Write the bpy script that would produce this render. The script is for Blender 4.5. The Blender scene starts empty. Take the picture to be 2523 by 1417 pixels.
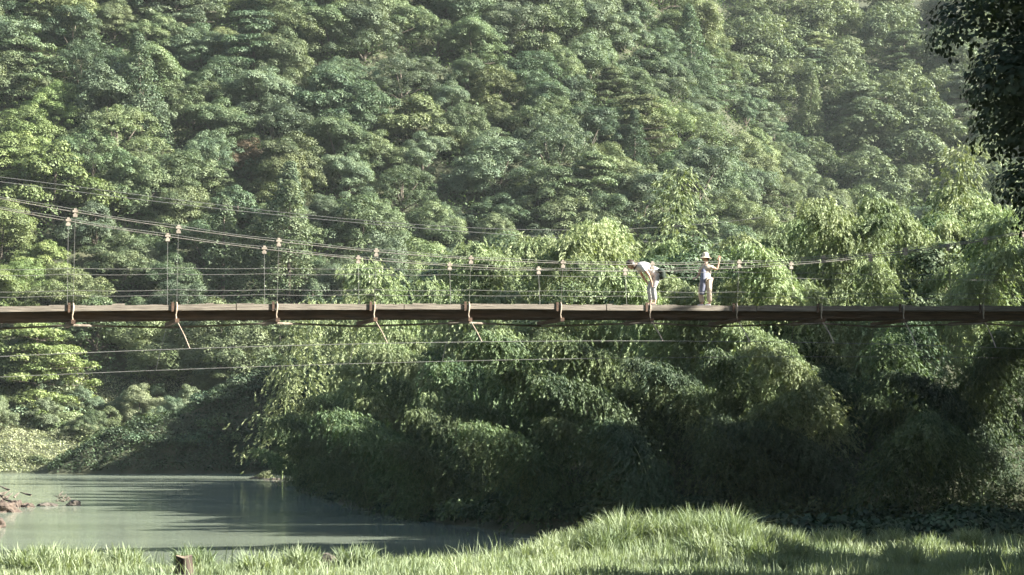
import bpy, bmesh, math, random
import numpy as np
from mathutils import Vector, Matrix, noise

S = bpy.context.scene
COL = S.collection
rng = np.random.default_rng(7)
random.seed(7)
R = math.radians

# ------------------------------------------------------------------ camera
F, CX, CY = 4870.0, 1261.5, 708.5            # focal length and centre, in pixels of a 2523 px wide frame
CAMZ, HORIZON = 3.3, 1080.0
TILT = math.atan((HORIZON - CY) / F)
cam = bpy.data.cameras.new('camera'); camo = bpy.data.objects.new('camera', cam); COL.objects.link(camo)
cam.sensor_width = 36; cam.lens = 36 * F / 2523; cam.clip_end = 3000; cam.clip_start = 0.5
camo.location = (0, 0, CAMZ); camo.rotation_euler = (R(90) + TILT, 0, 0)
S.camera = camo

# ------------------------------------------------------------------ light
SUN_AZ, SUN_EL = R(-9), R(30)               # azimuth from +X (right) towards +Y (away)
sdir = Vector((math.cos(SUN_AZ) * math.cos(SUN_EL), math.sin(SUN_AZ) * math.cos(SUN_EL), math.sin(SUN_EL)))
w = bpy.data.worlds.new('World'); S.world = w; w.use_nodes = True
nt = w.node_tree; bg = nt.nodes['Background']
sky = nt.nodes.new('ShaderNodeTexSky'); sky.sky_type = 'NISHITA'; sky.sun_disc = False
sky.sun_elevation = SUN_EL; sky.sun_rotation = R(90) - SUN_AZ
sky.dust_density = 1.5; sky.air_density = 1.0
nt.links.new(sky.outputs[0], bg.inputs[0]); bg.inputs[1].default_value = 0.05
sun = bpy.data.lights.new('sun', 'SUN'); suno = bpy.data.objects.new('sun', sun); COL.objects.link(suno)
sun.energy = 5.0; sun.angle = R(0.5); sun.color = (1.0, 0.97, 0.87)
suno.rotation_euler = (-sdir).to_track_quat('-Z', 'Y').to_euler()
suno.location = (40, -20, 60)
S.view_settings.view_transform = 'Standard'; S.view_settings.look = 'None'
S.view_settings.gamma = 1; S.view_settings.exposure = 2.3
S.cycles.max_bounces = 6; S.cycles.diffuse_bounces = 2; S.cycles.glossy_bounces = 2
S.cycles.transmission_bounces = 2; S.cycles.transparent_max_bounces = 4; S.cycles.volume_bounces = 0
S.cycles.caustics_reflective = False; S.cycles.caustics_refractive = False
S.cycles.use_adaptive_sampling = True; S.cycles.adaptive_threshold = 0.02
S.cycles.sample_clamp_indirect = 4

# ------------------------------------------------------------------ helpers
def at(px, py, Y):
    """the point at world depth Y that is seen at photo pixel (px, py)"""
    v = CY - py
    dx, dy, dz = px - CX, math.cos(TILT) * F - math.sin(TILT) * v, math.sin(TILT) * F + math.cos(TILT) * v
    k = Y / dy
    return Vector((dx * k, Y, CAMZ + dz * k))
def proj(p):
    x, y, z = p[0], p[1], p[2] - CAMZ
    d = math.cos(TILT) * y + math.sin(TILT) * z
    u = -math.sin(TILT) * y + math.cos(TILT) * z
    return CX + F * x / d, CY - F * u / d

def tag(o, label=None, cat=None, group=None, kind=None):
    if label: o['label'] = label
    if cat: o['category'] = cat
    if group: o['group'] = group
    if kind: o['kind'] = kind
    return o
def link(name, me, parent=None, loc=None):
    o = bpy.data.objects.new(name, me); COL.objects.link(o)
    if parent: o.parent = parent
    if loc is not None: o.location = loc
    return o
def empty(name, loc=(0, 0, 0), rz=0):
    o = bpy.data.objects.new(name, None); COL.objects.link(o)
    o.location = loc; o.rotation_euler = (0, 0, rz); o.empty_display_size = .3
    return o
def np_mesh(name, V, Q, mat, tone=None, smooth=False):
    """V (n,3) verts, Q (m,4) quads"""
    me = bpy.data.meshes.new(name)
    V = np.asarray(V, dtype=np.float32); Q = np.asarray(Q, dtype=np.int32)
    me.vertices.add(len(V)); me.vertices.foreach_set('co', V.ravel())
    me.loops.add(Q.size); me.loops.foreach_set('vertex_index', Q.ravel())
    me.polygons.add(len(Q)); me.polygons.foreach_set('loop_start', np.arange(0, Q.size, 4, dtype=np.int32))
    if tone is not None:
        a = me.attributes.new('tone', 'FLOAT', 'FACE'); a.data.foreach_set('value', np.asarray(tone, dtype=np.float32))
    me.update(calc_edges=True)
    me.polygons.foreach_set('use_smooth', np.full(len(Q), smooth))
    if mat: me.materials.append(mat)
    return me

class Tube:
    """collects tubes (and boxes) into one mesh"""
    def __init__(s): s.V = []; s.Q = []; s.n = 0
    def tube(s, pts, rads, k=6, cap=True):
        pts = [Vector(p) for p in pts]
        if not hasattr(rads, '__len__'): rads = [rads] * len(pts)
        prev = None; b = s.n
        for i, p in enumerate(pts):
            t = (pts[min(i + 1, len(pts) - 1)] - pts[max(i - 1, 0)]).normalized()
            a = Vector((0, 0, 1)) if abs(t.z) < .9 else Vector((1, 0, 0))
            if prev is None: u = t.cross(a).normalized()
            else: u = (prev - t * prev.dot(t)).normalized()
            prev = u; v = t.cross(u)
            for j in range(k):
                an = 2 * math.pi * j / k
                s.V.append(p + (u * math.cos(an) + v * math.sin(an)) * rads[i])
        for i in range(len(pts) - 1):
            for j in range(k):
                a = b + i * k + j; c = b + i * k + (j + 1) % k
                s.Q.append((a, c, c + k, a + k))
        if cap and k == 6:
            for o in (b, b + (len(pts) - 1) * k):
                s.Q.append((o, o + 1, o + 2, o + 3)); s.Q.append((o, o + 3, o + 4, o + 5))
        s.n = len(s.V); return s
    def box(s, c, ax, ay, az):
        """centre c and three half-axis vectors"""
        c = Vector(c); ax = Vector(ax); ay = Vector(ay); az = Vector(az); b = s.n
        for sx in (-1, 1):
            for sy in (-1, 1):
                for sz in (-1, 1): s.V.append(c + ax * sx + ay * sy + az * sz)
        for q in ((0, 1, 3, 2), (4, 6, 7, 5), (0, 4, 5, 1), (2, 3, 7, 6), (0, 2, 6, 4), (1, 5, 7, 3)):
            s.Q.append(tuple(b + i for i in q))
        s.n = len(s.V); return s
    def mesh(s, name, mat, smooth=False):
        return np_mesh(name, [tuple(v) for v in s.V], s.Q, mat, smooth=smooth)

# ------------------------------------------------------------------ materials
def new_mat(name):
    m = bpy.data.materials.new(name); m.use_nodes = True
    n = m.node_tree.nodes; n.clear()
    return m, n, m.node_tree.links
def leaf_mat(name, c1, c2, trans=.24, hue=.025, val=.28, gloss=.045, patch=.5):
    """leaf: diffuse + translucent with a slight sheen; colour varies per plant, per patch and per leaf"""
    m, n, l = new_mat(name)
    out = n.new('ShaderNodeOutputMaterial')
    att = n.new('ShaderNodeAttribute'); att.attribute_name = 'tone'
    oi = n.new('ShaderNodeObjectInfo')
    geo = n.new('ShaderNodeNewGeometry')
    no = n.new('ShaderNodeTexNoise'); no.inputs['Scale'].default_value = patch; no.inputs['Detail'].default_value = 3
    l.new(geo.outputs['Position'], no.inputs['Vector'])
    add = n.new('ShaderNodeMath'); add.operation = 'ADD'
    mul = n.new('ShaderNodeMath'); mul.operation = 'MULTIPLY_ADD'; mul.inputs[1].default_value = 1.6; mul.inputs[2].default_value = -.8
    l.new(no.outputs[0], mul.inputs[0]); l.new(att.outputs['Fac'], add.inputs[0]); l.new(mul.outputs[0], add.inputs[1])
    mix = n.new('ShaderNodeMix'); mix.data_type = 'RGBA'
    mix.inputs[6].default_value = (*c1, 1); mix.inputs[7].default_value = (*c2, 1)
    l.new(add.outputs[0], mix.inputs[0])
    hsv = n.new('ShaderNodeHueSaturation')
    mh = n.new('ShaderNodeMath'); mh.operation = 'MULTIPLY_ADD'; mh.inputs[1].default_value = 2 * hue; mh.inputs[2].default_value = .5 - hue
    mv = n.new('ShaderNodeMath'); mv.operation = 'MULTIPLY_ADD'; mv.inputs[1].default_value = -2 * val; mv.inputs[2].default_value = 1 + val
    fr = n.new('ShaderNodeMath'); fr.operation = 'FRACT'
    m7 = n.new('ShaderNodeMath'); m7.operation = 'MULTIPLY'; m7.inputs[1].default_value = 7.31
    l.new(oi.outputs['Random'], mh.inputs[0]); l.new(oi.outputs['Random'], m7.inputs[0]); l.new(m7.outputs[0], fr.inputs[0]); l.new(fr.outputs[0], mv.inputs[0])
    l.new(mh.outputs[0], hsv.inputs['Hue']); l.new(mv.outputs[0], hsv.inputs['Value']); l.new(mix.outputs[2], hsv.inputs['Color'])
    d = n.new('ShaderNodeBsdfDiffuse'); t = n.new('ShaderNodeBsdfTranslucent'); g = n.new('ShaderNodeBsdfGlossy')
    g.inputs['Roughness'].default_value = .62; g.inputs['Color'].default_value = (.75, .8, .7, 1)
    tc = n.new('ShaderNodeMix'); tc.data_type = 'RGBA'; tc.blend_type = 'MULTIPLY'; tc.inputs[0].default_value = 1
    tc.inputs[7].default_value = (1.2, 1.25, .65, 1)
    l.new(hsv.outputs[0], tc.inputs[6]); l.new(tc.outputs[2], t.inputs[0]); l.new(hsv.outputs[0], d.inputs[0])
    a = n.new('ShaderNodeMixShader'); a.inputs[0].default_value = trans
    l.new(d.outputs[0], a.inputs[1]); l.new(t.outputs[0], a.inputs[2])
    b = n.new('ShaderNodeMixShader'); b.inputs[0].default_value = gloss
    l.new(a.outputs[0], b.inputs[1]); l.new(g.outputs[0], b.inputs[2]); l.new(b.outputs[0], out.inputs[0])
    return m
def surf_mat(name, c1, c2, scale=3, rough=.8, stretch=(1, 1, 1), bump=.3, detail=6, coord='Object', mid=(.35, .65)):
    m, n, l = new_mat(name)
    out = n.new('ShaderNodeOutputMaterial'); p = n.new('ShaderNodeBsdfPrincipled'); p.inputs['Roughness'].default_value = rough
    tc = n.new('ShaderNodeTexCoord'); mp = n.new('ShaderNodeMapping'); mp.inputs['Scale'].default_value = stretch
    no = n.new('ShaderNodeTexNoise'); no.inputs['Scale'].default_value = scale; no.inputs['Detail'].default_value = detail
    no.inputs['Roughness'].default_value = .65
    l.new(tc.outputs[coord], mp.inputs[0]); l.new(mp.outputs[0], no.inputs[0])
    cr = n.new('ShaderNodeValToRGB'); cr.color_ramp.elements[0].position = mid[0]; cr.color_ramp.elements[1].position = mid[1]
    cr.color_ramp.elements[0].color = (*c1, 1); cr.color_ramp.elements[1].color = (*c2, 1)
    l.new(no.outputs[0], cr.inputs[0]); l.new(cr.outputs[0], p.inputs['Base Color'])
    bp = n.new('ShaderNodeBump'); bp.inputs['Strength'].default_value = bump; bp.inputs['Distance'].default_value = .05
    l.new(no.outputs[0], bp.inputs['Height']); l.new(bp.outputs[0], p.inputs['Normal']); l.new(p.outputs[0], out.inputs[0])
    return m

M = {}
M['sage']   = leaf_mat('sage_leaves',   (.070, .107, .050), (.176, .212, .107), hue=.02)
M['deep']   = leaf_mat('deep_leaves',   (.044, .080, .043), (.119, .161, .085), hue=.015)
M['yellow'] = leaf_mat('yellow_leaves', (.105, .140, .060), (.220, .248, .120), hue=.015)
M['grey']   = leaf_mat('grey_leaves',   (.082, .121, .073), (.175, .215, .128), hue=.02)
M['far']    = leaf_mat('far_wood_leaves', (.078, .110, .056), (.184, .216, .116), hue=0, val=0, patch=.11)
M['lime']   = leaf_mat('lime_leaves', (.105, .150, .048), (.225, .270, .105), hue=.01)
M['shade']  = leaf_mat('shade_painted_leaves', (.022, .044, .024), (.070, .110, .052), trans=.15)  # very dark leaf colour stands in for shade on bank and spur
M['pale']   = leaf_mat('pale_leaves', (.150, .180, .095), (.290, .310, .190))  # lightened to stand in for sunlight on the plants at the forest foot
M['rust']   = leaf_mat('rust_leaves',   (.10, .068, .042), (.17, .12, .07))
M['bamboo'] = leaf_mat('bamboo_leaves', (.120, .166, .072), (.305, .350, .180), trans=.22, hue=.015, val=.2)
M['vine']   = leaf_mat('bank_leaves',   (.034, .062, .026), (.150, .192, .080), trans=.20, val=.2)  # deep green, lowered further to put the lower bank's shade into the colour
M['black']  = leaf_mat('near_tree_leaves', (.026, .045, .022), (.058, .085, .038), trans=.15, gloss=.05)  # near-black colour puts the tree's shade into its leaves
M['grass']  = leaf_mat('grass_blades',  (.112, .162, .082), (.300, .342, .205), trans=.30, hue=0, val=0, patch=.5)
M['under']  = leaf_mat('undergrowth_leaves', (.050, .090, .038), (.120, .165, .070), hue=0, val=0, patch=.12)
M['turf']   = leaf_mat('far_bank_grass', (.230, .265, .140), (.460, .470, .300), hue=0, val=0, patch=.15)
M['bark']   = surf_mat('bark', (.05, .04, .03), (.14, .115, .09), 6, .9, (1, 1, .3))
M['culm']   = surf_mat('bamboo_culm', (.13, .19, .07), (.24, .28, .12), 3, .5, (1, 1, .2), bump=.05)
M['wood']   = surf_mat('weathered_wood', (.085, .070, .055), (.225, .192, .152), 5, .85, (.35, .35, 5), .35, mid=(.3, .62))
M['under_wood'] = surf_mat('dark_brown_wood', (.045, .025, .015), (.125, .072, .044), 4, .85, (.3, .3, 3), .35)
M['plank']  = surf_mat('deck_planks', (.10, .075, .055), (.26, .215, .17), 4, .9, (1, 1, 1), .3)
M['wire']   = surf_mat('galvanised_wire', (.13, .13, .115), (.22, .21, .19), 8, .5, bump=0)
M['cable']  = surf_mat('old_cable', (.12, .11, .09), (.21, .19, .16), 8, .6, bump=0)
M['clamp']  = surf_mat('pale_clamp', (.19, .155, .12), (.36, .31, .25), 6, .6, bump=.05)
M['strap']  = surf_mat('rusty_strap', (.22, .16, .11), (.44, .36, .27), 9, .7, bump=.1)
M['rock']   = surf_mat('river_rock', (.045, .038, .030), (.150, .125, .100), 4, .85)
M['redrock'] = surf_mat('reddish_rock', (.042, .030, .023), (.125, .090, .068), 4, .85)
M['drift']  = surf_mat('driftwood_bark', (.050, .040, .031), (.180, .145, .112), 5, .9)
M['stump']  = surf_mat('stump_bark', (.018, .013, .010), (.060, .042, .030), 8, .9, (1, 1, .2))
M['cut']    = surf_mat('stump_cut', (.12, .09, .06), (.22, .17, .12), 8, .8)
M['sand']   = surf_mat('sandy_path', (.24, .21, .15), (.38, .33, .25), 2, .95)
M['skin']   = surf_mat('skin', (.50, .29, .20), (.62, .39, .28), 8, .55, bump=0)
M['hair']   = surf_mat('brown_hair', (.018, .010, .006), (.045, .026, .016), 30, .5, bump=.1)
M['white']  = surf_mat('white_cotton', (.68, .67, .66), (.80, .79, .77), 6, .9, bump=.1)
M['trouser'] = surf_mat('pale_grey_trousers', (.36, .36, .35), (.50, .50, .48), 6, .9, bump=.1)
M['khaki']  = surf_mat('cream_cotton', (.50, .40, .30), (.66, .55, .43), 6, .9, bump=.1)
M['slate']  = surf_mat('slate_cotton', (.14, .145, .20), (.20, .21, .27), 8, .9, bump=.1)
M['bag']    = surf_mat('dark_green_canvas', (.018, .028, .020), (.04, .055, .04), 8, .9, bump=.1)
M['straw']  = surf_mat('straw', (.62, .50, .36), (.82, .70, .54), 18, .85, bump=.2)
M['shoe']   = surf_mat('shoe', (.10, .08, .07), (.2, .17, .15), 10, .8)

# terrain material: soil and moss; grassy where low
def ground_mat():
    m, n, l = new_mat('soil_and_moss')
    out = n.new('ShaderNodeOutputMaterial'); p = n.new('ShaderNodeBsdfPrincipled'); p.inputs['Roughness'].default_value = .95
    g = n.new('ShaderNodeNewGeometry'); no = n.new('ShaderNodeTexNoise'); no.inputs['Scale'].default_value = .35; no.inputs['Detail'].default_value = 8
    l.new(g.outputs['Position'], no.inputs[0])
    cr = n.new('ShaderNodeValToRGB'); e = cr.color_ramp.elements
    e[0].position = .35; e[0].color = (.030, .040, .018, 1); e[1].position = .7; e[1].color = (.085, .085, .045, 1)
    l.new(no.outputs[0], cr.inputs[0]); l.new(cr.outputs[0], p.inputs['Base Color'])
    b = n.new('ShaderNodeBump'); b.inputs['Distance'].default_value = .3; l.new(no.outputs[0], b.inputs['Height']); l.new(b.outputs[0], p.inputs['Normal'])
    l.new(p.outputs[0], out.inputs[0]); return m
M['ground'] = ground_mat()
def water_mat():
    m, n, l = new_mat('murky_river_water')
    out = n.new('ShaderNodeOutputMaterial'); g = n.new('ShaderNodeNewGeometry')
    mp = n.new('ShaderNodeMapping'); mp.inputs['Scale'].default_value = (.22, .95, 1)
    l.new(g.outputs['Position'], mp.inputs[0])
    no = n.new('ShaderNodeTexNoise'); no.inputs['Scale'].default_value = 1.3; no.inputs['Detail'].default_value = 3; l.new(mp.outputs[0], no.inputs[0])
    n2 = n.new('ShaderNodeTexNoise'); n2.inputs['Scale'].default_value = .12; n2.inputs['Detail'].default_value = 2
    mp2 = n.new('ShaderNodeMapping'); mp2.inputs['Scale'].default_value = (.35, 1.5, 1); l.new(g.outputs['Position'], mp2.inputs[0]); l.new(mp2.outputs[0], n2.inputs[0])
    b = n.new('ShaderNodeBump'); b.inputs['Strength'].default_value = .35; b.inputs['Distance'].default_value = .012; l.new(no.outputs[0], b.inputs['Height'])
    d = n.new('ShaderNodeBsdfDiffuse'); d.inputs[0].default_value = (.215, .248, .192, 1)
    gl = n.new('ShaderNodeBsdfGlossy'); gl.inputs['Roughness'].default_value = .09; gl.inputs[0].default_value = (.9, .92, .88, 1)
    l.new(b.outputs[0], gl.inputs['Normal'])
    cr = n.new('ShaderNodeMapRange'); cr.inputs[1].default_value = .35; cr.inputs[2].default_value = .65; cr.inputs[3].default_value = .60; cr.inputs[4].default_value = .72
    l.new(n2.outputs[0], cr.inputs[0])
    mx = n.new('ShaderNodeMixShader'); l.new(cr.outputs[0], mx.inputs[0]); l.new(d.outputs[0], mx.inputs[1]); l.new(gl.outputs[0], mx.inputs[2])
    l.new(mx.outputs[0], out.inputs[0]); return m
M['water'] = water_mat()

# ------------------------------------------------------------------ terrain
def seg_dist(px, py, poly):
    """unsigned distance and inside mask of points to a closed polygon"""
    d = np.full(px.shape, 1e9); ins = np.zeros(px.shape, bool); n = len(poly)
    for i in range(n):
        x1, y1 = poly[i]; x2, y2 = poly[(i + 1) % n]
        vx, vy = x2 - x1, y2 - y1
        t = np.clip(((px - x1) * vx + (py - y1) * vy) / (vx * vx + vy * vy), 0, 1)
        d = np.minimum(d, np.hypot(px - x1 - t * vx, py - y1 - t * vy))
        c = ((y1 > py) != (y2 > py)) & (px < (x2 - x1) * (py - y1) / (y2 - y1 + 1e-12) + x1)
        ins ^= c
    return np.where(ins, d, -d)
BANK = [(-16, 150), (-12.5, 122), (-8.5, 100), (-4.5, 82), (0, 70), (3, 65.5), (7, 63), (20, 62), (90, 60), (90, 215), (40, 205), (8, 197), (-10, 191), (-14, 178), (-14.5, 164)]
def wob(x, y, s, a):
    return a * (np.sin(x / s + 1.3 * np.sin(y / s * .7)) + np.sin(y / s * 1.3 + 1.7 + 1.1 * np.sin(x / s * .6))) * .5
def near_shore(x):
    return 49.5 + 1.2 * np.sin(x * .35 + 1) + np.interp(x, [-20, -8, -2, 2, 5, 9, 14], [-2.5, -.5, 0.3, 3, 10, 20, 26])
def height(x, y, parts=False):
    x = np.asarray(x, float); y = np.asarray(y, float)
    # the near bank, from the camera's feet to the water
    e = near_shore(x) - y
    zn = np.clip(e * .22, -1.6, .32) + np.interp(y, [0, 25, 40], [1.1, .35, 0]) + wob(x, y, 2.2, .1)
    zn = zn + np.where(e > 0, .12 * np.exp(-((x - 4.0) ** 2 / 4 + (y - 50) ** 2 / 12)), 0)
    # the bamboo bank on the right, running back to a point
    d = seg_dist(x, y, BANK) + wob(x, y, 5, .6)
    zb = np.where(d > 0, 7.5 * (1 - np.exp(-np.maximum(d, 0) * .085)), d * .5)
    zb = zb + np.clip(d, 0, 30) / 30 * wob(x, y, 9, 1.0)
    zb = np.maximum(zb, -1.6)
    # the hillside behind, with a low grassy shelf at its foot and a spur falling to the right
    base = np.interp(x, [-140, -48, -20, 10, 60, 140], [176, 184, 196, 212, 236, 250])
    e = y - base + wob(x, y, 14, 3)
    shelf = np.interp(x, [-60, -40, -26, 0], [.42, .42, .75, .9])
    zc = np.where(e < 17, e * shelf, 17 * shelf + (e - 17) * .80)
    crest = np.interp(y, [180, 215, 233, 274, 400], [40, 37, 31.5, 21.5, -9])
    over = np.maximum(x - crest, 0)
    zc = zc - over * .95 + wob(x, y, 17, 3) * np.clip(e / 25, 0, 1)
    zc = np.maximum(zc, -1.6)
    # the farther hillside up the valley
    zd = (y - 262 - np.interp(x, [0, 100], [0, 8])) * .68 + wob(x, y, 21, 5)
    zd = np.where(x > -10, zd, zd - (-10 - x) * 1.5)
    zd = np.minimum(np.maximum(zd, -1.6), 125)
    zc = np.minimum(zc, 105)
    z = np.maximum(np.maximum(zn, zb), np.maximum(zc, zd))
    # unseen valley walls behind and beside the viewer, added to cut the skylight
    # a low overgrown spur at the foot of the far bank
    zf = np.minimum(np.minimum((x + 43.5) * .52, 10.3), np.minimum((y - 184) * .95, (205 - y) * 1.2)) + wob(x, y, 3.5, .7)
    z = np.where((x < -8) & (x > -47), np.maximum(z, zf), z)
    ze = np.minimum((-28 - y) * .75, 62) + wob(x, y, 15, 3)
    zr = np.minimum((x - 78) * .42, 42) - np.clip((y - 215) * .5, 0, 60)
    zl = np.minimum((-64 - x) * .62, 70)
    z = np.maximum(z, np.maximum(ze, np.maximum(zr, zl)))
    if parts: return z, zn, zb, zc, zd
    return z
xs = np.concatenate([np.arange(-420, -100, 20), np.arange(-100, -20, 2.5), np.arange(-20, 22, .7), np.arange(22, 110, 2.5), np.arange(110, 430, 20)])
ys = np.concatenate([np.arange(-200, -60, 20), np.arange(-60, 30, 5), np.arange(30, 72, .7), np.arange(72, 200, 2), np.arange(200, 480, 4), np.arange(480, 1000, 40)])
gx, gy = np.meshgrid(xs, ys); gz = height(gx, gy)
nx, ny = len(xs), len(ys)
V = np.stack([gx.ravel(), gy.ravel(), gz.ravel()], 1)
i0 = (np.arange(ny - 1)[:, None] * nx + np.arange(nx - 1)[None, :]).ravel()
tag(link('ground', np_mesh('ground', V, np.stack([i0, i0 + 1, i0 + nx + 1, i0 + nx], 1), M['ground'], smooth=True)), kind='structure')
V = [(-420, 30, 0), (200, 30, 0), (200, 320, 0), (-420, 320, 0)]
tag(link('river_water', np_mesh('river_water', V, [(0, 1, 2, 3)], M['water'])), kind='structure')

# ------------------------------------------------------------------ leaf geometry
def unit(a): return a / (np.linalg.norm(a, axis=1, keepdims=True) + 1e-9)
def rand_dirs(n): return unit(rng.normal(size=(n, 3)))
def leaf_quads(P, N, L, W, T=None):
    n = len(P)
    if T is None: T = rand_dirs(n)
    N = unit(N); T = unit(T - N * (T * N).sum(1, keepdims=True)); B = np.cross(N, T)
    L = np.broadcast_to(L, (n,))[:, None]; W = np.broadcast_to(W, (n,))[:, None]
    V = np.stack([P - T * L * .5, P + B * W * .5 + T * L * .05, P + T * L * .5, P - B * W * .5 + T * L * .05], 1).reshape(-1, 3)
    return V, np.arange(4 * n).reshape(-1, 4)
def foliage_mesh(name, P, N, L, W, tone, mat, T=None):
    V, Q = leaf_quads(P, N, L, W, T)
    return np_mesh(name, V, Q, mat, tone)
UP = np.array([0, 0, 1.0])

def blobs_to_leaves(C, rad, dens, leaf, flat=.75, out=1.0):
    """leaves on the outside of many small clumps; C (m,3), rad (m,)"""
    cnt = np.maximum((dens * rad ** 2).astype(int), 12)
    idx = np.repeat(np.arange(len(C)), cnt); n = len(idx)
    D = rand_dirs(n); D[:, 2] = np.where(D[:, 2] < -.35, -D[:, 2], D[:, 2])
    r = rad[idx][:, None] * (.62 + .5 * rng.random((n, 1)) ** .7)
    P = C[idx] + D * r * np.array([1, 1, flat])
    N = unit(D * out + UP * .35 + rand_dirs(n) * .42)
    tone = np.clip(rng.random(len(C))[idx] * .75 + rng.normal(size=n) * .13, 0, 1)
    L = leaf * (.7 + .6 * rng.random(n))
    return P, N, L, L * .62, tone

def broadleaf(seed, R0=4.0, H=8.0, nb=185, leaf=.165, dens=400, mat='sage', rb=(.42, 1.0)):
    """crown of clumps spread over a lumpy dome, hung on a few big limbs"""
    global rng; rng = np.random.default_rng(seed)
    nl = 7 + seed % 3                                  # the big lobes of the crown
    la = rng.random(nl) * 6.28; lr = R0 * (.25 + .45 * rng.random(nl)); lz = H * (.30 + .48 * rng.random(nl)); lr[0] = .1; lz[0] = H * .78
    lob = np.stack([np.cos(la) * lr, np.sin(la) * lr, lz], 1); lobr = R0 * (.36 + .24 * rng.random(nl))
    k = rng.integers(0, nl, nb); D = rand_dirs(nb); D[:, 2] = np.where(D[:, 2] < -.3, -D[:, 2], D[:, 2])
    C = lob[k] + D * lobr[k][:, None] * np.array([1, 1, .85]) * (.8 + .3 * rng.random((nb, 1)))
    rad = rng.uniform(*rb, nb) * R0 / 4
    P, N, L, W, t = blobs_to_leaves(C, rad, dens, leaf)
    cr = foliage_mesh('crown', P, N, L, W, t, M[mat])
    tb = Tube(); tb.tube([(0, 0, -1.5), (.1, 0, H * .25), (0, .15, H * .55), (.1, .1, H * .8)], [.26, .2, .14, .05])
    for i in range(nl):
        a = Vector((0, 0, H * .25 + .15 * i)); b = Vector(lob[i])
        tb.tube([a, a.lerp(b, .5) + Vector((0, 0, .3)), b], [.12, .08, .03])
    return cr, tb.mesh('trunk', M['bark'], True)
def layered(seed, R0=3.8, H=9.0, mat='sage', leaf=.19):
    """flat fans of foliage in tiers"""
    global rng; rng = np.random.default_rng(seed)
    Cs = []; rs = []; tb = Tube(); tb.tube([(0, 0, -1.5), (0, .1, H * .5), (.1, 0, H * .97)], [.24, .16, .03])
    nt_ = 13
    for i in range(nt_):
        z = H * (.2 + .78 * i / nt_) + rng.normal() * .2; rr = R0 * (1.05 - .75 * (i / nt_) ** 1.6)
        for j in range(4):
            a = rng.random() * 6.28; l_ = rr * (.65 + .5 * rng.random()); e = Vector((math.cos(a) * l_, math.sin(a) * l_, z - .1 * l_))
            tb.tube([(0, 0, z - .3), tuple(e)], [.05, .02])
            for q in range(5):
                u = .35 + .65 * (q + rng.random()) / 5; sp = .75 * u
                Cs.append((e.x * u + rng.normal() * sp * .6, e.y * u + rng.normal() * sp * .6, z + .12 - .12 * l_ * u * u)); rs.append(.45 + .4 * rng.random())
    P, N, L, W, t = blobs_to_leaves(np.array(Cs), np.array(rs), 260, leaf, flat=.5, out=.6)
    return foliage_mesh('crown', P, N, L, W, t, M[mat]), tb.mesh('trunk', M['bark'], True)
def conifer(seed, R0=2.6, H=12.0, mat='deep'):
    """narrow cone of drooping sprays"""
    global rng; rng = np.random.default_rng(seed)
    Cs = []; rs = []; tb = Tube(); tb.tube([(0, 0, -1.5), (0, 0, H * .5), (0, 0, H)], [.25, .15, .02])
    for i in range(250):
        u = rng.random() ** .8; z = H * (.12 + .87 * u); rr = R0 * (1 - u) ** .8 + .15
        a = rng.random() * 6.28; l_ = rr * (.6 + .5 * rng.random())
        Cs.append((math.cos(a) * l_, math.sin(a) * l_, z - l_ * .25)); rs.append(.3 + .35 * (1 - u) + .15 * rng.random())
        if i % 8 == 0: tb.tube([(0, 0, z), Cs[-1]], [.04, .015])
    P, N, L, W, t = blobs_to_leaves(np.array(Cs), np.array(rs), 190, .2, flat=1.1, out=.8)
    return foliage_mesh('crown', P, N, L, W, t, M[mat]), tb.mesh('trunk', M['bark'], True)

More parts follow.
